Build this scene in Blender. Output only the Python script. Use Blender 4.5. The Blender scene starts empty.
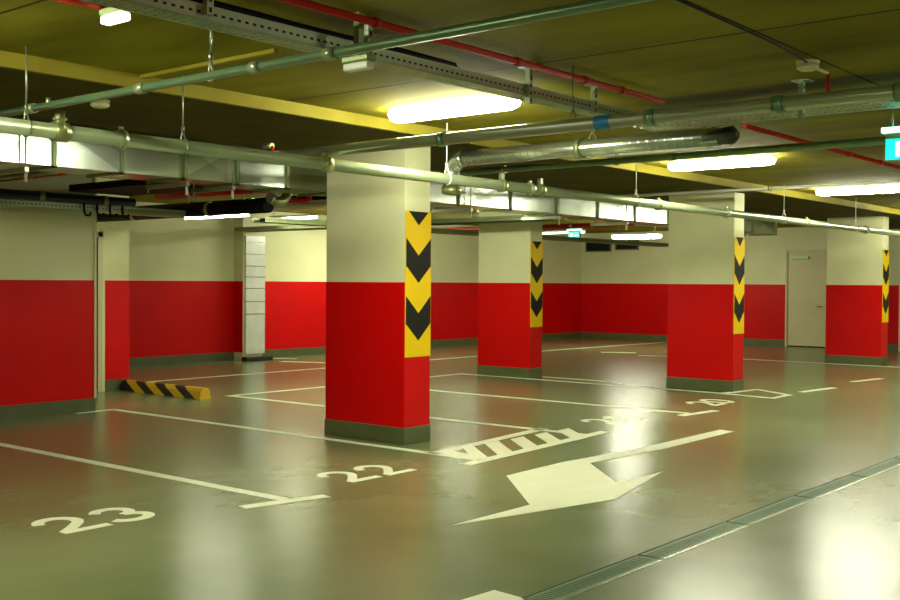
import bpy, bmesh, math, random
from mathutils import Vector, Matrix
random.seed(7)
S = bpy.context.scene
C = S.collection

# ------------------------------------------------------------------ materials
def mat(name, col, rough=0.6, metal=0.0, spec=0.5, emis=None, estr=0.0, noise=None, bump=0.0, bscale=40, nscale=3.0, rvar=0.0):
    m = bpy.data.materials.new(name); m.use_nodes = True
    nt = m.node_tree; N = nt.nodes; L = nt.links
    b = N['Principled BSDF']
    b.inputs['Base Color'].default_value = (*col, 1)
    b.inputs['Roughness'].default_value = rough
    b.inputs['Metallic'].default_value = metal
    b.inputs['Specular IOR Level'].default_value = spec
    tc = N.new('ShaderNodeTexCoord')
    if noise:
        n = N.new('ShaderNodeTexNoise'); n.inputs['Scale'].default_value = nscale; n.inputs['Detail'].default_value = 5
        L.new(tc.outputs['Object'], n.inputs['Vector'])
        r = N.new('ShaderNodeValToRGB')
        r.color_ramp.elements[0].position = .3; r.color_ramp.elements[1].position = .7
        r.color_ramp.elements[0].color = (*col, 1); r.color_ramp.elements[1].color = (*noise, 1)
        L.new(n.outputs['Fac'], r.inputs['Fac']); L.new(r.outputs['Color'], b.inputs['Base Color'])
    if bump:
        n2 = N.new('ShaderNodeTexNoise'); n2.inputs['Scale'].default_value = bscale; n2.inputs['Detail'].default_value = 4
        L.new(tc.outputs['Object'], n2.inputs['Vector'])
        bp = N.new('ShaderNodeBump'); bp.inputs['Strength'].default_value = bump; bp.inputs['Distance'].default_value = .01
        L.new(n2.outputs['Fac'], bp.inputs['Height']); L.new(bp.outputs['Normal'], b.inputs['Normal'])
    if emis:
        b.inputs['Emission Color'].default_value = (*emis, 1); b.inputs['Emission Strength'].default_value = estr
    return m

M = {}
M['cream'] = mat('cream_paint', (.74, .75, .46), .6, spec=.2, noise=(.68, .69, .40), bump=.1, bscale=30, nscale=1.2)
M['red'] = mat('red_paint', (.66, .001, .001), .45, spec=.18, noise=(.60, .0, .0), bump=.1, bscale=30, nscale=1.5)
M['base'] = mat('plinth_paint', (.10, .125, .045), .45, noise=(.08, .10, .03), nscale=4)
M['door'] = mat('door_paint', (.62, .58, .34), .5, noise=(.57, .53, .30), nscale=2)
M['white_metal'] = mat('white_enamel', (.75, .75, .65), .35)
M['pipe'] = mat('pipe_steel', (.36, .42, .25), .30, .5, noise=(.30, .37, .20), nscale=6)
M['pipe2'] = mat('pipe_green_steel', (.20, .34, .17), .32, .6, noise=(.16, .28, .14), nscale=6)
M['galv'] = mat('galvanised_steel', (.66, .72, .62), .24, .92, noise=(.55, .62, .52), nscale=9)
M['flange'] = mat('duct_flange', (.22, .28, .12), .4, .6)
M['tray'] = mat('tray_steel', (.42, .52, .36), .38, .6, noise=(.36, .45, .30), nscale=8)
M['dark'] = mat('slot_dark', (.01, .015, .008), .8)
M['black'] = mat('black_cable', (.006, .006, .008), .6, spec=.12)
M['redpipe'] = mat('red_pipe_paint', (.50, .012, .008), .5, spec=.2, noise=(.42, .02, .01), nscale=8)
M['capdark'] = mat('duct_cap', (.04, .05, .03), .5, .3)
M['wrapped'] = mat('duct_insulation', (.13, .15, .03), .6, bump=.3, bscale=8)
M['riser'] = mat('riser_sheet_metal', (.82, .87, .80), .32, .2, noise=(.70, .74, .68), nscale=5)
M['brass'] = mat('clamp_metal', (.34, .36, .16), .35, .8)
M['rod'] = mat('zinc_rod', (.35, .4, .28), .35, .8)
M['mark'] = mat('marking_paint', (.76, .79, .58), .42, noise=(.70, .73, .52), nscale=5, spec=.4)
M['yellow'] = mat('yellow_reflective', (.86, .58, .0), .5, spec=.2)
M['chev'] = mat('black_reflective', (.012, .013, .008), .6, spec=.15)
M['rubber'] = mat('black_rubber', (.012, .01, .012), .6, bump=.2)
M['ryellow'] = mat('yellow_rubber', (.68, .40, .01), .5)
M['grate'] = mat('grate_iron', (.08, .17, .06), .45, .4, noise=(.06, .12, .05), nscale=20)
M['blue'] = mat('blue_tape', (.0, .16, .34), .5)
M['plastic'] = mat('white_plastic', (.62, .64, .34), .4)
M['lampglow'] = mat('lamp_diffuser', (.9, .9, .8), .3, emis=(1, 1, .77), estr=46)
M['battenglow'] = mat('batten_tube', (.9, .9, .8), .3, emis=(1, 1, .77), estr=26)
M['emerg'] = mat('emergency_diffuser', (.8, .9, .75), .3, emis=(.9, 1, .75), estr=2.2)
M['emerg_off'] = mat('emergency_diffuser_dim', (.8, .85, .7), .3)
M['exit'] = mat('exit_face', (.0, .3, .25), .3, emis=(.0, .70, .45), estr=.8)
M['exitw'] = mat('exit_symbol', (.6, .9, .8), .3, emis=(.45, 1, .8), estr=1.0)

# ceiling: concrete cast against boards with seams
def ceiling_mat():
    m = mat('cast_concrete_ceiling', (.28, .235, .012), .85, spec=.08, bump=.25, bscale=14)
    nt = m.node_tree; N = nt.nodes; L = nt.links; b = N['Principled BSDF']
    tc = N.new('ShaderNodeTexCoord')
    n = N.new('ShaderNodeTexNoise'); n.inputs['Scale'].default_value = 1.6; n.inputs['Detail'].default_value = 8
    mp = N.new('ShaderNodeMapping'); mp.inputs['Scale'].default_value = (1, .35, 1)
    L.new(tc.outputs['Object'], mp.inputs['Vector']); L.new(mp.outputs['Vector'], n.inputs['Vector'])
    r = N.new('ShaderNodeValToRGB')
    r.color_ramp.elements[0].position = .3; r.color_ramp.elements[1].position = .72
    r.color_ramp.elements[0].color = (.15, .125, .006, 1); r.color_ramp.elements[1].color = (.36, .31, .03, 1)
    L.new(n.outputs['Fac'], r.inputs['Fac'])
    sx = N.new('ShaderNodeSeparateXYZ'); L.new(tc.outputs['Object'], sx.inputs[0])
    def line(sock, off, per, w):
        a = N.new('ShaderNodeMath'); a.operation = 'SUBTRACT'; a.inputs[1].default_value = off; L.new(sock, a.inputs[0])
        p = N.new('ShaderNodeMath'); p.operation = 'PINGPONG'; p.inputs[1].default_value = per/2; L.new(a.outputs[0], p.inputs[0])
        c = N.new('ShaderNodeMath'); c.operation = 'LESS_THAN'; c.inputs[1].default_value = w; L.new(p.outputs[0], c.inputs[0])
        return c.outputs[0]
    l1 = line(sx.outputs['X'], 6.0, 2.94, .012); l2 = line(sx.outputs['Y'], 2.66, 4.9, .010)
    mx = N.new('ShaderNodeMath'); mx.operation = 'MAXIMUM'; L.new(l1, mx.inputs[0]); L.new(l2, mx.inputs[1])
    mix = N.new('ShaderNodeMix'); mix.data_type = 'RGBA'; mix.inputs[7].default_value = (.06, .04, .01, 1)
    L.new(mx.outputs[0], mix.inputs[0]); L.new(r.outputs['Color'], mix.inputs[6]); L.new(mix.outputs[2], b.inputs['Base Color'])
    return m
M['ceiling'] = ceiling_mat()
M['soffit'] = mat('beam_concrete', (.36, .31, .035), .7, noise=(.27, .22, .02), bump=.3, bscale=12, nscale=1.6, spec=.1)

M['underside_shaded'] = mat('beam_underside_shade', (.065, .055, .009), .8, noise=(.10, .085, .014), bump=.3, bscale=12, nscale=1.6, spec=.1)  # beam concrete darkened: the shade under the beam is put into the colour

def floor_mat():
    m = bpy.data.materials.new('epoxy_floor'); m.use_nodes = True
    nt = m.node_tree; N = nt.nodes; L = nt.links; b = N['Principled BSDF']
    tc = N.new('ShaderNodeTexCoord')
    n = N.new('ShaderNodeTexNoise'); n.inputs['Scale'].default_value = .8; n.inputs['Detail'].default_value = 3; n.inputs['Roughness'].default_value = .5
    L.new(tc.outputs['Object'], n.inputs['Vector'])
    r = N.new('ShaderNodeValToRGB')
    r.color_ramp.elements[0].position = .3; r.color_ramp.elements[1].position = .72
    r.color_ramp.elements[0].color = (.13, .17, .065, 1); r.color_ramp.elements[1].color = (.185, .225, .105, 1)
    L.new(n.outputs['Fac'], r.inputs['Fac']); L.new(r.outputs['Color'], b.inputs['Base Color'])
    b.inputs['Roughness'].default_value = .24
    b.inputs['IOR'].default_value = 1.6
    b.inputs['Specular IOR Level'].default_value = .48
    n2 = N.new('ShaderNodeTexNoise'); n2.inputs['Scale'].default_value = 1.1; n2.inputs['Detail'].default_value = 2
    L.new(tc.outputs['Object'], n2.inputs['Vector'])
    mr = N.new('ShaderNodeMapRange'); mr.inputs['To Min'].default_value = .235; mr.inputs['To Max'].default_value = .268; mr.clamp = True
    L.new(n2.outputs['Fac'], mr.inputs['Value']); L.new(mr.outputs['Result'], b.inputs['Roughness'])
    mp = N.new('ShaderNodeMapping'); mp.inputs['Rotation'].default_value = (0, 0, math.radians(50)); mp.inputs['Scale'].default_value = (2.2, 9, 1)
    n3 = N.new('ShaderNodeTexNoise'); n3.inputs['Scale'].default_value = 1; n3.inputs['Detail'].default_value = 4
    L.new(tc.outputs['Object'], mp.inputs['Vector']); L.new(mp.outputs['Vector'], n3.inputs['Vector'])
    bp = N.new('ShaderNodeBump'); bp.inputs['Strength'].default_value = .12; bp.inputs['Distance'].default_value = .012
    L.new(n3.outputs['Fac'], bp.inputs['Height']); L.new(bp.outputs['Normal'], b.inputs['Normal'])
    return m
M['floor'] = floor_mat()

# ------------------------------------------------------------------ mesh helpers
class MB:
    def __init__(s): s.bm = bmesh.new(); s.mats = []
    def mi(s, m):
        if m not in s.mats: s.mats.append(m)
        return s.mats.index(m)
    def box(s, a, b, m):
        i = s.mi(m); x0, y0, z0 = a; x1, y1, z1 = b
        v = [s.bm.verts.new(p) for p in ((x0,y0,z0),(x1,y0,z0),(x1,y1,z0),(x0,y1,z0),(x0,y0,z1),(x1,y0,z1),(x1,y1,z1),(x0,y1,z1))]
        for q in ((0,3,2,1),(4,5,6,7),(0,1,5,4),(1,2,6,5),(2,3,7,6),(3,0,4,7)):
            s.bm.faces.new([v[k] for k in q]).material_index = i
        return s
    def tube(s, pts, r, m, seg=16, caps=True):
        i = s.mi(m); pts = [Vector(p) for p in pts]; rings = []
        rs = r if isinstance(r, (list, tuple)) else [r]*len(pts)
        up = None
        for k, p in enumerate(pts):
            d0 = (p-pts[k-1]).normalized() if k else None
            d1 = (pts[k+1]-p).normalized() if k < len(pts)-1 else None
            d = ((d0 or d1)+(d1 or d0))
            if d.length < 1e-6: d = d0 or d1
            d.normalize()
            if up is None:
                up = Vector((0,0,1)) if abs(d.z) < .9 else Vector((1,0,0))
            a = d.cross(up).normalized(); b = a.cross(d).normalized(); up = b
            sc = 1.0
            rings.append([s.bm.verts.new(p+(a*math.cos(t)+b*math.sin(t))*rs[k]*sc) for t in (2*math.pi*j/seg for j in range(seg))])
        for k in range(len(rings)-1):
            A, B = rings[k], rings[k+1]
            for j in range(seg):
                f = s.bm.faces.new((A[j], A[(j+1)%seg], B[(j+1)%seg], B[j])); f.material_index = i; f.smooth = True
        if caps:
            s.bm.faces.new(rings[0]).material_index = i; s.bm.faces.new(rings[-1][::-1]).material_index = i
        return s
    def prism(s, poly, z0, z1, m):
        i = s.mi(m)
        a = [s.bm.verts.new((x,y,z0)) for x,y in poly]; b = [s.bm.verts.new((x,y,z1)) for x,y in poly]
        s.bm.faces.new(a[::-1]).material_index = i; s.bm.faces.new(b).material_index = i
        n = len(poly)
        for k in range(n):
            s.bm.faces.new((a[k], a[(k+1)%n], b[(k+1)%n], b[k])).material_index = i
        return s
    def ribbon(s, pts, w, z0, z1, m):
        pts = [Vector(p) for p in pts]; n = len(pts); L = []; R = []
        for k, p in enumerate(pts):
            if k == 0: t = (pts[1]-p).normalized()
            elif k == n-1: t = (p-pts[-2]).normalized()
            else: t = ((p-pts[k-1]).normalized()+(pts[k+1]-p).normalized()).normalized()
            nn = Vector((-t.y, t.x)); L.append(p+nn*w/2); R.append(p-nn*w/2)
        i = s.mi(m)
        def ring(q, z): return [s.bm.verts.new((v.x, v.y, z)) for v in q]
        a, b, c, d = ring(L, z1), ring(R, z1), ring(L, z0), ring(R, z0)
        for k in range(n-1):
            for f in ((a[k],b[k],b[k+1],a[k+1]), (c[k],a[k],a[k+1],c[k+1]), (b[k],d[k],d[k+1],b[k+1])):
                s.bm.faces.new(f).material_index = i
        s.bm.faces.new((a[0],c[0],d[0],b[0])).material_index = i; s.bm.faces.new((a[-1],b[-1],d[-1],c[-1])).material_index = i
        return s
    def build(s, name, parent=None, bevel=0):
        bmesh.ops.recalc_face_normals(s.bm, faces=s.bm.faces[:])
        me = bpy.data.meshes.new(name); s.bm.to_mesh(me); s.bm.free()
        for m in s.mats: me.materials.append(M[m])
        o = bpy.data.objects.new(name, me); C.objects.link(o)
        if parent: o.parent = parent; o.matrix_parent_inverse = Matrix.Translation(-parent.location) if False else Matrix.Identity(4)
        if bevel:
            bv = o.modifiers.new('b', 'BEVEL'); bv.width = bevel; bv.segments = 2; bv.limit_method = 'ANGLE'
        return o
def tag(o, label, cat, group=None):
    o['label'] = label; o['category'] = cat
    if group: o['group'] = group
    return o
def thing(name, loc, label, cat, group=None):
    o = bpy.data.objects.new(name, None); C.objects.link(o); o.location = loc; o.empty_display_size = .1
    return tag(o, label, cat, group)
def struct(mb, name, bevel=0):
    o = mb.build(name, None, bevel); o['kind'] = 'structure'; return o
def rel(loc, pts): return [(p[0]-loc[0], p[1]-loc[1], p[2]-loc[2]) for p in pts]
def copy_tree(o, parent=None):
    c = o.copy(); C.objects.link(c); c.parent = parent
    for ch in list(o.children): copy_tree(ch, c)
    return c

# ------------------------------------------------------------------ setting
CEIL = 3.07; SOF = 2.97; X0, XE, Y0, YE = -8.0, 27.2, -8.0, 17.36; RED = 1.6; BH = .165
struct(MB().box((X0,Y0,-.2),(XE+.3,YE+.3,0),'floor'), 'floor')
struct(MB().box((X0,Y0,CEIL),(XE+.3,YE+.3,CEIL+.3),'ceiling'), 'ceiling')
struct(MB().box((X0,6.66,SOF),(XE,8.6,CEIL),'soffit').box((X0,6.70,SOF-.003),(XE,8.6,SOF),'underside_shaded'), 'trim_1')  # thin lower sheet carries the painted shade of the beam
def wall(name, a, b, faces, gap=None):
    """painted wall block; faces: list of (axis, sign) where the red band and plinth are drawn"""
    mb = MB().box((a[0],a[1],0),(b[0],b[1],CEIL),'cream')
    o = struct(mb, name)
    return o
def band(p0, p1, nrm, name, z0, z1, m, t):
    """thin painted coat / skirting along p0->p1 standing out by t along nrm"""
    x0, y0 = p0; x1, y1 = p1
    mb = MB().box((min(x0,x1,x0+nrm[0]*t,x1+nrm[0]*t), min(y0,y1,y0+nrm[1]*t,y1+nrm[1]*t), z0),
                  (max(x0,x1,x0+nrm[0]*t,x1+nrm[0]*t), max(y0,y1,y0+nrm[1]*t,y1+nrm[1]*t), z1), m)
    return mb
def painted(p0, p1, nrm, side):
    o = band(p0, p1, nrm, '', BH, RED, 'red', .004).build('wall_'+side+'_red_dado'); o['kind'] = 'structure'
    o = band(p0, p1, nrm, '', 0, BH, 'base', .012).build('baseboard_'+side); o['kind'] = 'structure'
wall('wall_left', (X0, 11.75), (7.47, 13.7), None); painted((X0,11.75),(7.47,11.75),(0,-1),'left')
# wall with the side door
mb = MB().box((7.0,13.75,0),(8.05,14.1,CEIL),'cream').box((8.05,13.75,2.3),(8.86,14.1,CEIL),'cream').box((8.86,13.75,0),(9.3,17.6,CEIL),'cream').box((7.0,13.7,0),(7.2,13.75,CEIL),'cream')
struct(mb, 'wall_left_rear'); painted((8.9,13.75),(9.3,13.75),(0,-1),'left_rear')
wall('wall_back', (9.3, YE), (XE, YE+.3), None)
painted((9.3,YE),(14.2,YE),(0,-1),'back'); painted((14.72,YE),(XE,YE),(0,-1),'back_far')
struct(MB().box((14.2,17.08,0),(14.72,YE,CEIL),'cream'), 'trim_2')
o = band((14.2,17.08),(14.2,YE),(-1,0),'',BH,RED,'red',.004).build('trim_2_red_side'); o['kind'] = 'structure'
DY0, DY1 = 10.04, 11.14
mb = MB().box((XE,DY1,0),(XE+.3,YE+.3,CEIL),'cream').box((XE,DY0,2.5),(XE+.3,DY1,CEIL),'cream').box((XE,Y0,0),(XE+.3,DY0,CEIL),'cream')
struct(mb, 'wall_right'); painted((XE,YE),(XE,DY1),(-1,0),'right'); painted((XE,DY0),(XE,8.3),(-1,0),'right_near')
# walls behind the camera that close the garage
struct(MB().box((X0-.3,Y0,0),(X0,11.75,CEIL),'cream'), 'wall_behind'); painted((X0,Y0),(X0,11.75),(1,0),'behind')
struct(MB().box((X0,Y0-.3,0),(XE+.3,Y0,CEIL),'cream'), 'wall_near'); painted((X0,Y0),(XE,Y0),(0,1),'near')
# corner bead of the left wall
struct(MB().box((7.45,11.738,BH),(7.482,11.76,CEIL),'door'), 'trim_3')

# doors
d = thing('door_1', (8.45,13.75,0), 'narrow cream door beside the red wall pier on the left', 'door'); d['kind'] = 'structure'
mb = MB().box((-.38,.03,.01),(.33,.07,2.22),'door'); mb.build('door_leaf', d)
fr = MB().box((-.42,-.012,0),(-.37,.1,2.29),'door').box((.33,-.012,0),(.41,.1,2.29),'door').box((-.42,-.012,2.22),(.41,.1,2.29),'door').build('door_frame', d, .004)
MB().box((.318,-.0,0.04),(.329,.04,2.22),'dark').build('seal', d)
MB().tube([(.25,.03,1.05),(.25,-.03,1.05),(.14,-.03,1.05)],.01,'galv').build('door_handle', d)
d = thing('door_2', (XE,10.59,0), 'wide cream door in the far wall between red dado and column', 'door'); d['kind'] = 'structure'
MB().box((.03,-.5,.03),(.07,.5,2.42),'door').build('door_leaf', d)
MB().box((-.01,-.55,0),(.1,-.5,2.5),'door').box((-.01,.5,0),(.1,.55,2.5),'door').box((-.01,-.55,2.42),(.1,.55,2.5),'door').build('door_frame', d, .004)
MB().box((-.03,-.06,2.25),(.03,.36,2.33),'flange').build('door_closer', d, .004)
MB().tube([(.03,-.4,1.05),(-.03,-.4,1.05),(-.03,-.28,1.05)],.012,'galv').build('door_handle', d)

# ------------------------------------------------------------------ columns
def chevron_panel(parent, w, zb, zt):
    """yellow plate on the -Y face with black Vs pointing down"""
    H = zt-zb
    MB().box((0,-.012,zb),(w,-.003,zt),'yellow').build('warning_panel', parent)
    per = .572; drop = .17; th = .272
    def clip(poly):
        out = poly
        for sgn, lim in ((1, zt), (-1, zb)):
            res = []
            for k in range(len(out)):
                a, b = out[k], out[(k+1)%len(out)]
                ia = sgn*a[1] <= sgn*lim+1e-9; ib = sgn*b[1] <= sgn*lim+1e-9
                if ia: res.append(a)
                if ia != ib:
                    t = (lim-a[1])/(b[1]-a[1]); res.append((a[0]+(b[0]-a[0])*t, lim))
            out = res
            if len(out) < 3: return []
        return out
    apexes = [zt-.135-per*k for k in range(3)]
    for k, za in enumerate(apexes):
        mb = MB(); i = mb.mi('chev'); done = False
        for poly in ([(.006,za+drop),(w/2,za),(w/2,za+th),(.006,za+drop+th)], [(w/2,za),(w-.006,za+drop),(w-.006,za+drop+th),(w/2,za+th)]):
            q = clip(poly)
            if len(q) < 3: continue
            f0 = [mb.bm.verts.new((x,-.012,z)) for x,z in q]; f1 = [mb.bm.verts.new((x,-.0145,z)) for x,z in q]
            mb.bm.faces.new(f0).material_index = i; mb.bm.faces.new(f1[::-1]).material_index = i
            for j in range(len(q)): mb.bm.faces.new((f0[j],f0[(j+1)%len(q)],f1[(j+1)%len(q)],f1[j])).material_index = i
        mb.build('chevron', parent)
def column(x, y, w, dp, top, label):
    c = thing('column', (x,y,0), label, 'column', 'concrete columns')
    MB().box((0,0,0),(w,dp,top),'cream').build('shaft', c, .006)
    MB().box((-.004,-.004,BH),(w+.004,dp+.004,RED),'red').build('red_band', c, .006)
    MB().box((-.010,-.010,0),(w+.010,dp+.010,BH),'base').build('plinth', c, .006)
    p = bpy.data.objects.new('warning_sign', None); C.objects.link(p); p.parent = c
    chevron_panel(p, w, .86, 2.3)
    for ch in list(p.children): ch.location = (0,0,0)
    # keep only two levels: plate under column, chevrons under plate
    plate = [ch for ch in p.children if ch.name.startswith('warning_panel')][0]
    for ch in list(p.children):
        if ch is not plate: ch.parent = plate
    plate.parent = c; bpy.data.objects.remove(p)
    return c
column(7.93, 7.10, .38, 1.10, SOF, 'nearest and largest red and cream column with yellow chevron strip')
column(14.87, 10.50, .35, 1.10, CEIL, 'second column from the left, set back with its top under the air duct')
column(15.08, 6.97, .35, 1.08, SOF, 'third column from the left, standing beside bay 20')
column(22.05, 7.05, .36, 1.12, SOF, 'farthest column at the right edge in front of the cream door')

# ------------------------------------------------------------------ floor markings
Z0, Z1 = 0.0, .003
def mline(p, q, w, label, grp='bay lines'):
    tag(MB().ribbon([p, q], w, Z0, Z1, 'mark').build('bay_line'), label, 'floor marking', grp)
mline((5.35, 11.6), (5.36, 5.98), .10, 'white line dividing bay 23 from bay 22')
mline((7.72, 11.74), (7.72, 5.98), .10, 'white line dividing bay 22 from the hatched strip by the nearest column')
mline((9.73, 11.93), (9.75, 6.15), .10, 'white line along the hatched strip on the bay 21 side')
mline((12.22, 11.93), (12.22, 6.18), .10, 'white line dividing bay 21 from bay 20')
mline((14.80, 11.86), (14.80, 6.95), .10, 'white line skirting the faces of the second and third columns')
tag(MB().ribbon([(15.28,11.9),(15.30,9.15),(14.95,8.5),(14.80,7.95)], .09, Z0, Z1, 'mark').build('bay_line'),
    'white line bending in between the second and third columns', 'floor marking', 'bay lines')
mline((4.98, 5.99), (5.66, 5.84), .11, 'short white tee bar closing the line between bay 23 and 22')
mline((11.95, 6.19), (12.72, 6.10), .11, 'short white tee bar closing the line between bay 21 and 20')
mline((15.78, 6.21), (16.80, 6.08), .11, 'short white dash right of the third column, the nearer of two')
mline((18.05, 6.24), (19.05, 6.08), .11, 'short white dash right of the third column, the farther of two')
mline((7.2, 11.74), (7.77, 11.74), .09, 'short white cross line at the corner of the left wall')
mline((9.68, 11.97), (14.85, 11.9), .09, 'white line across the heads of bays 21 and 20')
mline((10.2, 14.56), (21.4, 14.5), .09, 'thin white line in front of the far back wall bays')
mline((21.3, 14.55), (26.6, 14.3), .09, 'faint white line running to the far right corner')
mline((21.9, 10.6), (21.9, 4.5), .10, 'white line passing the foot of the farthest column')
mline((21.3, 12.1), (21.6, 11.2), .10, 'faint white dash left of the third column far away')
mline((14.6, 16.4), (15.0, 15.4), .16, 'faint white dash before the back wall, nearer')
mline((15.1, 17.2), (15.3, 16.7), .10, 'faint white dash before the back wall, against the plinth')
mline((21.7, 13.3), (22.1, 12.6), .22, 'faint white number blot on the far floor')
# hatched strip
mb = MB()
mb.ribbon([(7.70,6.54),(9.85,6.76)], .12, Z0, Z1, 'mark').ribbon([(7.44,5.93),(10.10,6.13)], .12, Z0, Z1, 'mark')
mb.prism([(7.72,5.99),(7.86,6.0),(7.90,6.27),(7.96,6.5),(7.72,6.5)], Z0, Z1*.98, 'mark')
for k in range(4):
    a = 8.02+.43*k
    if k < 4: mb.prism([(a-.0,6.0),(a+.25,6.02),(a+.25+.50,6.57),(a+.50,6.55)], Z0, Z1*.98, 'mark')
mb.prism([(7.66,6.0),(7.86,6.0),(8.33,6.55),(8.15,6.53)], Z0, Z1*.97, 'mark')
tag(mb.build('hatched_marking'), 'white hatched no-parking strip at the foot of the nearest column', 'floor marking')
oval = [(14.80,7.02),(15.14,6.93),(15.71,6.86),(15.24,6.17),(14.66,6.17),(14.78,7.0)]
tag(MB().ribbon(oval, .11, Z0, Z1, 'mark').build('hatched_marking'), 'white outlined corner marking at the foot of the third column', 'floor marking')
# arrow
arrow = [(7.23,5.33),(8.10,5.36),(9.26,5.25),(11.08,5.26),(11.04,5.08),(9.45,5.06),(8.23,5.15),(7.55,4.47),(8.27,4.45),(6.98,4.14),(5.5,4.51),(6.39,4.5)]
tag(MB().prism(arrow, Z0, Z1, 'mark').build('direction_arrow'), 'large white turning arrow painted in the middle of the driving lane', 'floor marking')
tag(MB().prism([(4.49,3.385),(4.47,3.17),(3.2,3.17),(3.2,3.6),(4.0,3.42)], Z0, Z1, 'mark').build('painted_patch'),
    'white painted patch cut by the bottom edge beside the drain', 'floor marking')
# numbers
def arc(cx, cy, rx, ry, a0, a1, n=14):
    return [(cx+rx*math.cos(math.radians(a0+(a1-a0)*k/n)), cy+ry*math.sin(math.radians(a0+(a1-a0)*k/n))) for k in range(n+1)]
def digit(ch, parent, x, y, w, h):
    W = .078; mb = MB()
    def st(pts, z=Z1, ww=W): mb.ribbon([(x+px*w, y+py*h) for px, py in pts], ww, Z0, z, 'mark')
    if ch == '2':
        st(arc(.46,.66,.34,.26,175,-15)+[(.70,.48),(.42,.27),(.14,.09)]); st([(.08,.075),(1.0,.075)], Z1*.97)
    elif ch == '3':
        st(arc(.44,.70,.32,.22,165,-80)); st(arc(.44,.29,.38,.21,80,-165), Z1*.97)
    elif ch == '1':
        st([(.75,1.0),(.75,0.0)]); st([(.15,.70),(.45,.78),(.70,.95)], Z1*.97)
    elif ch == '0':
        st(arc(.5,.5,.38,.42,0,360,26))
    mb.build('digit', parent)
def number(txt, spots, label, h=.5, w=.37):
    x, y = spots[0]
    t = thing('bay_number', (x,y,0), label, 'floor marking', 'painted bay numbers')
    for c, (dx, dy) in zip(txt, spots): digit(c, t, dx-x, dy-y, w, h)
number('23', [(3.70,6.19),(4.12,6.18)], 'painted white bay number 23, nearest to the viewer')
number('22', [(6.15,6.07),(6.58,6.07)], 'painted white bay number 22 before the nearest column')
number('21', [(10.63,6.36),(10.98,6.34)], 'painted white bay number 21 behind the hatched strip')
number('20', [(13.20,6.34),(13.58,6.34)], 'painted white bay number 20 before the third column')

# drain channel, segment by segment
def grate():
    t = thing('drain_grate', (0,0,0), '', 'drain')
    L = 1.14; mb = MB()
    mb.box((0,0,0),(L,.02,.004),'grate').box((0,.125,0),(L,.145,.004),'grate').box((0,.02,0),(L,.125,.0015),'dark')
    for k in range(38): mb.box((k*.03+.004,.02,.0015),(k*.03+.022,.125,.004),'grate')
    mb.build('grate', t)
    MB().box((0,.147,0),(L,.160,.0045),'dark').build('slot_edge', t)
    MB().box((0,-.02,0),(L,-.002,.005),'galv').build('channel_edge', t)
    return t
g0 = grate(); x = 4.46; lab = ['drain grate segment beside the white painted patch, nearest of the channel',
 'drain grate segment second along the channel from the viewer', 'drain grate segment third along the channel below the arrow tip',
 'drain grate segment fourth along the channel', 'drain grate segment fifth along the channel', 'drain grate segment sixth along the channel, cut by the right edge',
 'drain grate segment first beyond the right edge','drain grate segment second beyond the right edge','drain grate segment third beyond the right edge','drain grate segment fourth beyond the right edge','drain grate segment fifth beyond the right edge']
for k in range(11):
    o = g0 if k == 0 else copy_tree(g0)
    o.location = (x, 3.03, 0); o['label'] = lab[k]; o['group'] = 'drain channel grates'; x += 1.18

# wheel stop
ws = thing('wheel_stop', (9.22,11.86,0), 'black and yellow striped rubber wheel stop on the floor by the red pier', 'wheel stop')
prof = [(-.09,0),(-.075,.11),(-.045,.15),(.045,.15),(.075,.11),(.09,0)]
Lw = 1.84; n = 8
for k in range(n):
    mb = MB(); i = mb.mi('ryellow' if k % 2 == 0 else 'rubber')
    def ring(j):
        y = Lw*j/n
        out = []
        for q, (px, pz) in enumerate(prof):
            s = 0 if j in (0, n) else (pz/.15*.26-.13 + (px+.09)*.8)
            out.append(mb.bm.verts.new((px, min(max(y+s,0),Lw), pz)))
        return out
    A, B = ring(k), ring(k+1)
    for q in range(len(prof)-1): mb.bm.faces.new((A[q],A[q+1],B[q+1],B[q])).material_index = i
    mb.bm.faces.new(A).material_index = i; mb.bm.faces.new(B[::-1]).material_index = i
    mb.bm.faces.new((A[0],B[0],B[-1],A[-1])).material_index = i
    mb.build('yellow_section' if k % 2 == 0 else 'black_section', ws)
tag(MB().box((14.05,16.78,0),(14.75,16.95,.09),'rubber').build('wheel_stop', None, .02), 'black rubber wheel stop at the foot of the metal riser duct', 'wheel stop')

# vertical galvanised riser against the pilaster
t = thing('riser_duct', (14.24,17.08,0), 'galvanised metal riser duct standing against the back wall', 'duct')
MB().box((0,-.05,.13),(.50,0,2.52),'riser').build('casing', t, .004)
for z in (.93,1.18,1.45,1.68,1.9,2.14,2.38): MB().box((-.006,-.056,z),(.506,0,z+.016),'galv').build('joint_strip', t)

# ------------------------------------------------------------------ pipes
def ring_x(mb, x, y, z, r, w, m): mb.tube([(x-w/2,y,z),(x+w/2,y,z)], r, m, 20)
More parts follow.
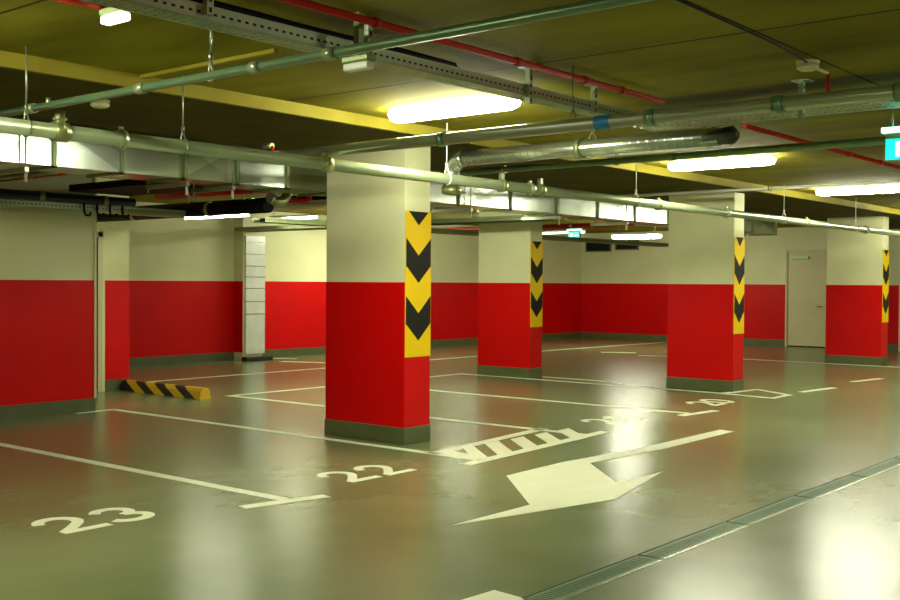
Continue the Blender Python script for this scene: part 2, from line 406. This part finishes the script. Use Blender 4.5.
# big pipe along X
PZ, PY, PR = 2.555, 6.40, .050
t = thing('water_pipe', (1.5,PY,PZ), 'thick grey-green pipe crossing in front of all the columns', 'pipe')
MB().tube([(0,0,0),(25.6,0,0)], PR, 'pipe', 24).build('pipe_run', t)
for X in (2.4,4.26,9.05,11.72,13.6,16.4,19.12,21.3):
    mb = MB(); ring_x(mb, X-1.5, 0, 0, PR+.012, .06, 'pipe'); ring_x(mb, X-1.5, 0, 0, PR+.020, .018, 'brass'); mb.box((X-1.5-.018,-.012,PR),(X-1.5+.018,.012,PR+.035),'brass'); mb.build('coupling', t)
for X, h1 in ((3.81,2.70),(6.17,2.665)):
    mb = MB(); xx = X-1.5
    ring_x(mb, xx, 0, 0, PR+.014, .10, 'brass')
    zt = h1-PZ
    mb.tube([(xx,0,PR*.6),(xx,0,zt-.01)], .034, 'brass', 16).tube([(xx,0,.075),(xx,0,.09)], .045, 'brass', 16)
    mb.tube([(xx,-.07,-.01),(xx,-.07,.05)], .012, 'brass', 10)
    mb.build('riser_tee', t)
for X in (8.57,9.23):
    mb = MB(); ring_x(mb, X-1.5, 0, 0, PR+.014, .05, 'brass'); mb.box((X-1.5-.02,-.02,PR),(X-1.5+.02,.02,PR+.07),'rod'); mb.build('clamp', t)
# thin pipe along Y
t = thing('sprinkler_pipe', (3.70,8.2,2.705), 'thin green pipe crossing overhead to the top edge', 'pipe')
MB().tube([(0,0,0),(0,-16.1,0)], .024, 'pipe2', 20).build('pipe_run', t)
for y in (6.55,5.35,4.35,3.8): MB().tube([(0,y-8.2-.035,0),(0,y-8.2+.035,0)], .032, 'pipe', 16).build('coupling', t)
MB().tube([(0,-1.85,0.0),(0,-1.85,.05)], .016, 'brass', 12).build('sprinkler_stub', t)
# medium pipe along Y with blue tape
t = thing('sprinkler_pipe', (6.22,7.35,2.668), 'green main pipe with a blue tape band, running below the lamps', 'pipe')
MB().tube([(0,0,0),(0,-15.2,0)], .045, 'pipe', 24).build('pipe_run', t)
MB().tube([(0,3.86-7.35,0),(0,3.745-7.35,0)], .048, 'blue', 24, caps=False).build('blue_tape_band', t)
for y in (5.2,3.45,2.6,1.9): MB().tube([(0,y-7.35-.03,0),(0,y-7.35+.03,0)], .055, 'pipe2', 20).build('coupling', t)
MB().tube([(0,7.1-7.35,0),(0,7.1-7.35,.09)], .014, 'redpipe', 12).tube([(0,7.1-7.35,.09),(0,7.2-7.35,.10)], .028, 'brass', 12).build('sprinkler_head', t)
# spiral duct along Y
t = thing('spiral_duct', (8.47,4.05,2.84), 'round spiral-wound metal duct ending in a dark cap above the lane', 'duct')
R = .078; mb = MB()
mb.tube([(0,0,0),(0,2.75,0)], R, 'galv', 28)
ys = .05
while ys < 2.7:
    mb.tube([(0,ys,0),(0,ys+.005,0)], R+.0012, 'galv', 28, caps=False); ys += .085
mb.build('duct_barrel', t)
MB().tube([(0,-.16,-.0),(0,-.12,0),(0,.10,0),(0,.10,0.001)], [R*.45,R*.98,R+.010,R+.010], 'capdark', 28).build('end_cap', t)
MB().tube([(0,1.35,0),(0,1.40,0)], R+.014, 'flange', 28).build('pipe_band', t)
pts = [(0,2.75,0)]+[(0,2.75+.16*math.sin(a),-.16+.16*math.cos(a)) for a in (k*math.pi/12 for k in range(1,7))]+[(0,2.91,-.30)]
MB().tube(pts, R+.004, 'galv', 24).build('elbow', t)
MB().tube([(0,2.91,-.28),(0,2.91,-.34),(-.0,2.91,-.36)], [R+.02,R+.02,R*.6], 'brass', 24).build('collar', t)
# further pipes along Y
def ypipe(x, y0, y1, z, r, m, label, name='conduit_pipe', cat='pipe', cps=()):
    t = thing(name, (x,y0,z), label, cat)
    MB().tube([(0,0,0),(0,y1-y0,0)], r, m, 18).build('pipe_run', t)
    for y in cps: MB().tube([(0,y-y0-.03,0),(0,y-y0+.03,0)], r+.008, 'brass', 16).build('coupling', t)
ypipe(9.40, -7.9, 8.5, 2.82, .034, 'pipe2', 'dark green pipe running just above the second lamp', cps=(2.9,5.0,7.0))
ypipe(14.1, -7.9, 8.9, 2.90, .022, 'white_metal', 'thin white conduit passing in front of the third column top', cps=(4.0,6.0))
ypipe(9.9, 4.62, 6.4, 2.955, .02, 'white_metal', 'thin pale conduit above the second lamp behind the green pipe', cps=())
ypipe(10.4, 4.3, 6.45, 2.96, .016, 'white_metal', 'thin pale conduit just above the second lamp')
ypipe(6.13, 9.65, 11.7, 2.72, .035, 'redpipe', 'red pipe rising to the right under the bright duct at far left', cps=(10.8,))
ypipe(8.35, 9.65, 11.7, 2.70, .075, 'redpipe', 'thick red pipe under the duct left of the nearest column', cps=(11.,))
ypipe(5.75, 9.7, 11.7, 2.66, .025, 'pipe', 'pale pipe beside the red pipe at far left', cps=(10.9,))
ypipe(8.62, 9.9, 13.6, 2.50, .085, 'black', 'thick black insulated pipe under the duct beside the white batten light', cps=(11.,12.6))
t = thing('wall_shade_tube', (2.0,11.14,2.53), 'black tube added as the shade along the top of the left wall', 'pipe')  # black tube added to stand in for the shadow above the wall tray
MB().tube([(0,0,0),(5.6,0,0)], .048, 'black', 18).build('pipe_run', t)
for xx in (1.5,3.0,4.4,5.2): MB().tube([(xx-.03,0,0),(xx+.03,0,0)], .056, 'flange', 18).build('pipe_clamp', t)
for k in range(4):
    xx = 7.0+.17*k
    tag(MB().tube([(xx,11.24,2.50),(xx,11.24,2.40),(xx+.02,11.24,2.355),(xx+.07,11.24,2.35),(xx+.09,11.24,2.39)], .014, 'black', 8).build('cable_hook'), 'black hook hanging from the tray at the end of the left wall', 'hook', 'hooks at the left wall end')
t = thing('black_trunking', (6.72,9.65,2.60), 'flat black trunking under the bright duct at left', 'trunking')
MB().box((0,0,0),(.80,1.45,.075),'black').build('body', t, .006)
MB().box((-.01,-.02,-.01),(.81,0,.085),'rubber').build('end_plate', t)
ypipe(10.15, 9.65, 17.2, 2.70, .08, 'black', 'black pipe behind the vertical red riser', cps=(11.,12.))
ypipe(16.9, 9.7, 14.5, 2.66, .04, 'redpipe', 'red pipe under the duct between the second and third columns', cps=(11.,))
# red pipe along X
t = thing('red_pipe', (2.4,4.07,3.005), 'thin red pipe close under the ceiling, running away from top centre', 'pipe')
MB().tube([(0,0,0),(5.1,0,0)], .021, 'redpipe', 18).tube([(0,.055,.02),(5.0,.055,.02)], .009, 'redpipe', 10).build('pipe_run', t)
for X in (4.3,5.6,6.4,6.9): MB().tube([(X-2.4-.02,0,0),(X-2.4+.02,0,0)], .028, 'redpipe', 16).build('coupling', t)
t = thing('red_pipe', (9.0,4.07,2.99), 'thin red pipe beyond the cable trays, next to the exit sign', 'pipe')
MB().tube([(0,0,0),(17.5,0,0)], .022, 'redpipe', 18).build('pipe_run', t)
for X in (10.6,11.6,12.6): MB().tube([(X-9-.02,0,0),(X-9+.05,0,0)], .03, 'redpipe', 16).build('coupling', t)
t = thing('red_pipe', (2.92,5.03,3.03), 'short red pipe close under the ceiling at the top left corner', 'pipe')
MB().tube([(0,0,0),(.42,-.02,0)], .022, 'redpipe', 14).build('pipe_run', t)
# riser & trap under duct
t = thing('red_riser', (9.22,9.82,2.60), 'vertical red pipe hanging just left of the nearest column', 'pipe')
MB().tube([(-.55,0,-.03),(-.08,0,-.01),(-.02,0,.02),(0,0,.09),(0,0,.38)], .034, 'redpipe', 18).build('pipe_run', t)
t = thing('valve_trap', (8.62,9.66,2.52), 'olive curved valve fitting under the duct beside the red riser', 'valve')
MB().tube([(-.16,0,.05),(-.10,0,.01),(0,0,.02),(.07,0,.09),(.08,0,.2)], [.05,.055,.06,.06,.055], 'brass', 18).build('bend', t)
MB().tube([(.08,0,.2),(.08,0,.34)], .03, 'black', 14).tube([(.0,-.05,.27),(.16,-.05,.27)], .012, 'galv', 10).build('valve_body', t)
MB().tube([(-.2,0,.05),(-.16,0,.05)], .062, 'galv', 18).build('flange', t)

# ------------------------------------------------------------------ rectangular duct
DX0, DX1, DYa, DYb, DZa, DZb = 1.8, 21.6, 9.0, 9.55, 2.63, 2.99
t = thing('air_duct', (DX0,DYa,DZa), 'long rectangular galvanised air duct hung along behind the columns', 'duct')
X = DX0; secs = []
xs = [DX0]
while xs[-1] < DX1-.2: xs.append(xs[-1]+(.70 if xs[-1] < 8.5 else 1.15))
for k in range(len(xs)-1):
    a, b = xs[k]-DX0, xs[k+1]-DX0
    tl = .003*((k*37) % 5-2)
    mb = MB(); i = mb.mi('wrapped' if 7.5 < xs[k] < 9.6 else 'galv')
    # a slightly dished sheet panel in front, plain top, back and bottom
    v = mb.bm.verts.new
    x0, x1 = a+.012, b-.012; xm = (x0+x1)/2
    H = DZb-DZa; Dp = DYb-DYa
    P = [v((x0,0,0)), v((x1,0,0)), v((x1,0,H)), v((x0,0,H)), v((x0,Dp,0)), v((x1,Dp,0)), v((x1,Dp,H)), v((x0,Dp,H)), v((xm,tl,H/2))]
    for q in ((0,1,8),(1,2,8),(2,3,8),(3,0,8),(4,7,6,5),(0,4,5,1),(3,2,6,7),(0,3,7,4),(1,5,6,2)):
        mb.bm.faces.new([P[j] for j in q]).material_index = i
    mb.build('duct_section', t)
for k in range(1, len(xs)):
    a = xs[k]-DX0
    mb = MB().box((a-.018,-.022,-.022),(a+.018,0,H+.022),'flange').box((a-.018,-.022,-.022),(a+.018,Dp+.02,0),'flange').box((a-.018,-.022,H),(a+.018,Dp+.02,H+.022),'flange')
    mb.build('flange_joint', t)
def duct_hanger(X, label):
    t = thing('duct_hanger', (X,DYa-.05,DZa-.07), label, 'hanger', 'duct hangers')
    MB().box((-.02,-.02,-.01),(.02,Dp+.12,.03),'rod').build('crossbar', t)
    for y in (-.0, Dp+.10): MB().tube([(0,y,-.05),(0,y,CEIL-DZa+.07)], .008, 'rod', 8).build('threaded_rod', t)
    MB().tube([(0,0,-.10),(0,0,-.02)], .014, 'white_metal', 10).build('rod_end', t)
for X, l in ((5.0,'duct hanger at the far left of the bright duct'),(6.72,'duct hanger below the duct right of the bright panels'),
    (7.3,'duct hanger left of the olive valve fitting'),(11.3,'duct hanger just right of the nearest column'),(13.4,'duct hanger above the second column'),
    (15.35,'duct hanger between the second and third columns'),(18.4,'duct hanger just right of the third column'),(19.9,'duct hanger left of the farthest column')):
    duct_hanger(X, l)

# ------------------------------------------------------------------ pipe hangers
def pipe_hanger(x, y, z, r, top, label, m='rod'):
    t = thing('pipe_hanger', (x,y,z), label, 'hanger', 'pipe hangers')
    MB().tube([(0,0,r+.075),(0,0,top-z)], .006, m, 8).build('threaded_rod', t)
    mb = MB()
    n = 20
    ringp = [(math.cos(a)*(r+.006)*1.0, math.sin(a)*(r+.006)) for a in (math.radians(-240+300*k/n) for k in range(n+1))]
    mb.tube([(0,0,r+.075)]+[(0 if False else 0, p[0], p[1]) for p in ringp]+[(0,0,r+.075)], .006, m, 6)
    mb.build('clamp_loop', t)
    MB().tube([(0,0,r+.06),(0,0,r+.095)], .013, m, 8).build('nut', t)
for X, l in ((3.58,'rod hanger of the thick pipe at far left'),(4.77,'rod hanger of the thick pipe right of the bright duct panel'),
             (7.72,'rod hanger of the thick pipe at the nearest column edge'),(11.19,'rod hanger of the thick pipe left of the third column'),
             (15.54,'rod hanger of the thick pipe right of the third column'),(18.6,'rod hanger of the thick pipe at the farthest column')):
    pipe_hanger(X, PY, PZ, PR, CEIL, l, 'white_metal' if X > 7 else 'rod')
for y, l in ((4.72,'rod hanger of the thin green pipe below the perforated tray'),):
    pipe_hanger(3.70, y, 2.705, .024, CEIL, l)
for y, l in ((4.05,'dark rod hanger of the taped pipe beside the first lamp'),):
    pipe_hanger(6.22, y, 2.668, .045, CEIL, l, 'flange')
for y, l in ((5.3,'dark rod hanger halfway along the spiral duct'),(4.15,'dark rod hanger at the spiral duct cap')):
    pipe_hanger(8.47, y, 2.84, .078, CEIL, l, 'flange')
for y, l in ((2.95,'dark rod hanger of the green pipe left of the exit sign'),(5.6,'dark rod hanger of the green pipe above the second lamp')):
    pipe_hanger(9.40, y, 2.82, .034, CEIL, l, 'flange')

# ------------------------------------------------------------------ cable trays
def tray(p0, length, width, axis, label, m='tray', rung=.055, rail=.07, slots=True, name='cable_tray'):
    """open tray: perforated bottom and two side rails. axis 0 = along X, 1 = along Y"""
    t = thing(name, p0, label, 'cable tray')
    def bx(mb, a, b, mm):
        if axis == 1: a, b = (a[1],a[0],a[2]), (b[1],b[0],b[2])
        mb.box((min(a[0],b[0]),min(a[1],b[1]),a[2]),(max(a[0],b[0]),max(a[1],b[1]),b[2]), mm)
    mb = MB()
    for w0 in (0, width*.27, width*.52, width*.80): bx(mb, (0,w0,0),(length,w0+width*.2,.002), m)
    n = int(length/rung)
    for k in range(n): bx(mb, (k*rung,0,-.001),(k*rung+rung*.55,width,.003), m)
    mb.build('tray_base', t)
    for s in (0, 1):
        mb = MB(); w0 = 0 if s == 0 else width-.002
        bx(mb, (0,w0,0),(length,w0+.002,rail), m)
        e = -.008 if s == 0 else .002
        bx(mb, (0,w0+min(e,0),rail-.004),(length,w0+max(e,.002),rail+.004), m)
        if slots:
            f = -.0012 if s == 0 else .002
            for k in range(int(length/.05)): bx(mb, (k*.05+.01,w0+min(f,0),rail*.42),(k*.05+.032,w0+max(f,.0025),rail*.60), 'dark')
        mb.build('side_rail', t)
    return t
def cables(p0, length, axis, offs, r, label, group):
    for k, w in enumerate(offs):
        pts = []
        for j in range(13):
            u = length*j/12; q = w+.012*math.sin(j*1.7+k)
            pts.append((p0[0]+u, p0[1]+q, p0[2]) if axis == 0 else (p0[0]+q, p0[1]+u, p0[2]))
        tag(MB().tube(pts, r, 'black', 8).build('power_cable'), label, 'cable', group)
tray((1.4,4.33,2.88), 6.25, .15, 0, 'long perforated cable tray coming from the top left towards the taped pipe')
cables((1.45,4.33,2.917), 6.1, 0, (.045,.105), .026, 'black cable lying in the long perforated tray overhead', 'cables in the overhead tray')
cables((1.45,4.33,2.972), 3.9, 0, (.04,.10), .027, 'black cable added as the dark shade above the long perforated tray', 'added shade cables above the overhead tray')  # upper layer added to draw the dark shade band above the tray
tray((7.70,-2.6,2.88), 7.1, .42, 1, 'perforated cable tray crossing at upper right above the exit sign')
cables((7.70,-2.5,2.903), 6.9, 1, (.12,.2,.28), .018, 'black cable lying in the upper right cable tray', 'cables in the upper right tray')
tray((1.5,11.28,2.41), 6.95, .34, 0, 'perforated cable tray along the top of the left wall')
cables((1.6,11.28,2.455), 6.75, 0, (.06,.15,.24), .040, 'black cable lying in the tray along the left wall', 'cables in the left wall tray')
tray((9.55,9.7,2.56), 7.4, .34, 1, 'perforated tray ending by the white batten light left of the nearest column')
cables((9.55,9.8,2.605), 7.2, 1, (.07,.17,.27), .04, 'black cable in the tray by the white batten light', 'cables by the white batten')
tray((14.0,9.7,2.60), 7.4, .55, 1, 'dark cable tray just above the second column', 'flange')
cables((14.0,9.8,2.63), 7.2, 1, (.08,.2,.32,.45), .035, 'thick black cable in the tray above the second column', 'cables above the second column')
tray((10.3,11.9,2.45), 12.1, .3, 0, 'perforated cable tray seen low beyond the columns on the back side', 'flange')
cables((10.4,11.9,2.485), 11.9, 0, (.08,.2), .03, 'black cable in the low tray beyond the columns', 'cables in the low rear tray')
# strut posts carrying the long tray
def strut(X, y, z0, label):
    t = thing('strut_post', (X,y,z0), label, 'hanger', 'strut posts')
    H = CEIL-z0; mb = MB()
    mb.box((-.02,0,0),(.02,.003,H),'tray').box((-.02,.003,0),(-.017,.035,H),'tray').box((.017,.003,0),(.02,.035,H),'tray')
    for k in range(int(H/.05)): mb.box((-.008,-.0012,.012+k*.05),(.008,.0035,.036+k*.05),'dark')
    mb.build('channel', t)
    MB().box((-.06,-.05,H-.008),(.06,.07,H),'tray').build('top_plate', t)
    return t
strut(4.49, 4.29, 2.84, 'perforated strut post with a small light on it, left of the first lamp')
strut(6.07, 4.29, 2.82, 'perforated strut post at the right end of the first lamp')
strut(6.90, 4.29, 2.86, 'perforated strut post left of the blue tape band')
strut(3.36, 4.29, 2.90, 'perforated strut post beside the lit emergency light at top left')
strut(7.67, 3.02, 2.80, 'pale strut post holding the upper right cable tray by the smoke detector')

# ------------------------------------------------------------------ lamps
def make_lamp():
    t = thing('ceiling_lamp', (0,0,0), '', 'lamp')
    MB().box((-.06,-.66,-.035),(.06,.66,0),'white_metal').build('housing', t, .006)
    mb = MB(); i = mb.mi('lampglow'); n = 10; prev = None; sec = []
    ysec = [(-.665,.35),(-.64,.8),(-.58,1),(.58,1),(.64,.8),(.665,.35)]
    rings = []
    for y, s in ysec:
        rings.append([mb.bm.verts.new((.095*s*math.cos(a), y, -.035-.075*s*math.sin(a))) for a in (math.pi*k/n for k in range(n+1))])
    for a, b in zip(rings, rings[1:]):
        for k in range(n):
            f = mb.bm.faces.new((a[k],a[k+1],b[k+1],b[k])); f.smooth = True
        mb.bm.faces.new((a[0],b[0],b[-1],a[-1]))
    mb.bm.faces.new(rings[0]); mb.bm.faces.new(rings[-1][::-1])
    mb.build('diffuser', t)
    for s in (-1,1): MB().box((-.02,s*.66-.015,-.04),(.02,s*.66+.015,-.01),'plastic').build('end_clip', t)
    return t
lamp = make_lamp()
LZ = 3.045
lamps = [((6.90,5.67),'nearest bright ceiling lamp, above the nearest column'), ((11.88,5.67),'second bright ceiling lamp, above the third column'),
         ((16.45,5.60),'third bright ceiling lamp, cut by the right edge'), ((21.3,5.6),'ceiling lamp further along the same row beyond the frame'),
         ((2.1,5.67),'ceiling lamp of the same row overhead at left, outside the frame'),
         ((-2.7,5.67),'ceiling lamp of the same row far to the left, outside the frame'), ((2.1,-1.2),'unseen fill lamp added behind the viewer'), ((8.5,-1.2),'unseen fill lamp added right of the viewer over the next lane'),  # row behind and right of the viewer is added, unseen, to light the near floor
         ((14.9,-1.2),'unseen fill lamp added over the next lane further right'), ((21.3,-1.2),'unseen fill lamp added over the next lane farthest right'),
         ((16.5,15.6),'ceiling lamp in front of the bright part of the back wall'), ((23.3,13.3),'white ceiling lamp far away right of the small exit sign'), ((11.4,10.5),'fill lamp added out of sight behind the air duct near the nearest column'),  # the lamp behind the duct is added to brighten the back wall
         ]
for k, ((x, y), l) in enumerate(lamps):
    o = lamp if k == 0 else copy_tree(lamp)
    z = LZ if k < 9 else CEIL
    o.location = (x, y, CEIL); o['label'] = l; o['group'] = 'ceiling lamps'
    if k in (10, 11):
        o.location.z = {10:2.95, 11:2.80}[k]
        for s in (-.5, .5): MB().tube([(0,s,0),(0,s,CEIL-o.location.z)], .006, 'rod', 8).build('suspension_rod', o)
# unlit bracket battens near the back wall and a slim one at left
def batten(loc, L, label, glow='battenglow'):
    t = thing('batten_light', loc, label, 'lamp', 'slim batten lights')
    MB().box((-.03,0,0),(.03,L,.04),'white_metal').build('housing', t, .004)
    MB().tube([(0,.03,-.02),(0,L-.03,-.02)], .018, glow, 12).build('tube', t)
    for y in (.1, L-.1): MB().tube([(0,y,.04),(0,y,CEIL-loc[2])], .006, 'rod', 8).build('suspension_rod', t)
batten((9.42,11.2,2.50), 1.4, 'slim white batten light low on the left, beside the dark trays')
batten((13.8,14.5,2.80), 1.3, 'slim white batten light above the back wall left of the nearest column')
batten((19.4,14.9,2.80), 1.3, 'slim white batten light left of the second column top')

batten((21.0,13.3,2.78), 1.35, 'slim white batten light far away behind the small exit sign', 'emerg')
def emergency(loc, label, glow):
    t = thing('emergency_light', loc, label, 'lamp')
    MB().box((-.035,-.10,.012),(.035,.10,.05),'flange').build('housing', t, .008)
    MB().box((-.03,-.095,-.03),(.03,.095,.012),glow).build('diffuser', t, .010)
    MB().box((-.02,-.02,.05),(.02,.02,CEIL-loc[2]),'flange').build('bracket', t)
emergency((3.25,4.93,2.965), 'small lit emergency light at the top left', 'emerg')
emergency((4.27,4.17,2.785), 'small white emergency light on the strut post near top centre', 'emerg_off')

# exit signs
def exit_sign(loc, s, label, hang):
    t = thing('exit_sign', loc, label, 'sign')
    MB().box((-.03*s,-.17*s,.0),(.03*s,.17*s,.17*s),'flange').build('box', t, .003)
    MB().box((-.034*s,-.16*s,.01*s),(-.03*s,.16*s,.16*s),'exit').build('face', t)
    mb = MB()
    mb.box((-.037*s,.02*s,.03*s),(-.034*s,.09*s,.14*s),'exitw').box((-.037*s,-.13*s,.07*s),(-.034*s,-.03*s,.10*s),'exitw')
    mb.build('pictogram', t)
    MB().box((-.05*s,-.19*s,.205*s),(.05*s,.19*s,.245*s),'exitw').build('lamp_housing', t, .004)
    MB().box((-.02*s,-.17*s,.17*s),(.02*s,.17*s,.205*s),'flange').build('bracket', t)
    for y in (-.12, .12): MB().tube([(0,y*s,.245*s),(0,y*s,hang-loc[2])], .005, 'rod', 8).build('rod', t)
exit_sign((9.10,2.705,2.605), 1.12, 'glowing turquoise exit sign cut by the right edge', CEIL)
exit_sign((20.3,13.15,2.58), .9, 'tiny glowing turquoise exit sign far away above the back corner', CEIL)

# smoke detectors
def detector(loc, label):
    t = thing('smoke_detector', loc, label, 'smoke detector')
    MB().tube([(0,0,0),(0,0,-.02)], .075, 'plastic', 28).build('base', t)
    MB().tube([(0,0,-.02),(0,0,-.028),(0,0,-.036),(0,0,-.05),(0,0,-.062)], [.058,.058,.072,.068,.045], 'plastic', 28).build('head', t)
    return t
detector((7.02,2.74,CEIL), 'round white smoke detector at the upper right')
detector((4.68,7.30,SOF), 'small round smoke detector on the beam behind the thin pipe')
tag(MB().tube([(7.09,2.73,3.04),(7.24,2.69,3.02)], .010, 'plastic', 12).build('conduit_stub'), 'short pale conduit beside the smoke detector', 'conduit')
tag(MB().tube([(7.25,2.69,3.02),(7.25,2.69,2.87)], .014, 'redpipe', 12).build('red_stub'), 'short red pipe stub dropping beside the smoke detector', 'pipe')
tag(MB().tube([(3.6,2.66,3.062),(5.0,2.66,3.06),(6.3,2.67,3.055),(6.95,2.72,3.05)], .007, 'black', 8).build('detector_cable'), 'thin black cable on the ceiling leading to the smoke detector', 'cable')
tag(MB().box((4.585,5.22,CEIL-.028),(4.625,6.655,CEIL),'soffit').build('cable_trunking', None, .004), 'slim pale trunking on the ceiling above the thin green pipe', 'conduit')

# vents high on the far wall
for (ya, yb, za, zb), l in (((15.45,16.2,2.56,2.84),'black louvred vent high on the far wall'), ((16.35,17.2,2.52,2.84),'green-framed vent high in the far corner')):
    t = thing('wall_vent', (XE,ya,za), l, 'vent')
    w, h = yb-ya, zb-za
    MB().box((-.05,0,0),(-.02,w,.03),'flange').box((-.05,0,h-.03),(-.02,w,h),'flange').box((-.05,0,0),(-.02,.03,h),'flange').box((-.05,w-.03,0),(-.02,w,h),'flange').build('frame', t)
    mb = MB().box((-.02,0,0),(0,w,h),'dark')
    for k in range(6): mb.box((-.04,.03,.04+k*h/7),(-.02,w-.03,.05+k*h/7),'black')
    mb.build('louvre', t)

# ------------------------------------------------------------------ camera, world, view
cam_d = bpy.data.cameras.new('camera'); cam = bpy.data.objects.new('camera', cam_d); C.objects.link(cam); S.camera = cam
f, yaw, pitch, roll = 1085.037, math.radians(39.44667), math.radians(-.92391), math.radians(.351485)
fw = Vector((math.cos(yaw)*math.cos(pitch), math.sin(yaw)*math.cos(pitch), math.sin(pitch)))
r0 = Vector((math.sin(yaw), -math.cos(yaw), 0)); u0 = r0.cross(fw)
r = r0*math.cos(roll)+u0*math.sin(roll); u = -r0*math.sin(roll)+u0*math.cos(roll)
cam.matrix_world = Matrix(((r.x,u.x,-fw.x,0),(r.y,u.y,-fw.y,0),(r.z,u.z,-fw.z,1.6),(0,0,0,1)))
cam_d.sensor_width = 36; cam_d.lens = 36*f/900; cam_d.clip_start = .05; cam_d.clip_end = 100
w = bpy.data.worlds.new('world'); S.world = w; w.use_nodes = True
w.node_tree.nodes['Background'].inputs[0].default_value = (.004,.004,.002,1)
S.view_settings.view_transform = 'Standard'; S.view_settings.look = 'None'; S.view_settings.gamma = 1
S.view_settings.use_curve_mapping = False; S.view_settings.exposure = 1.3
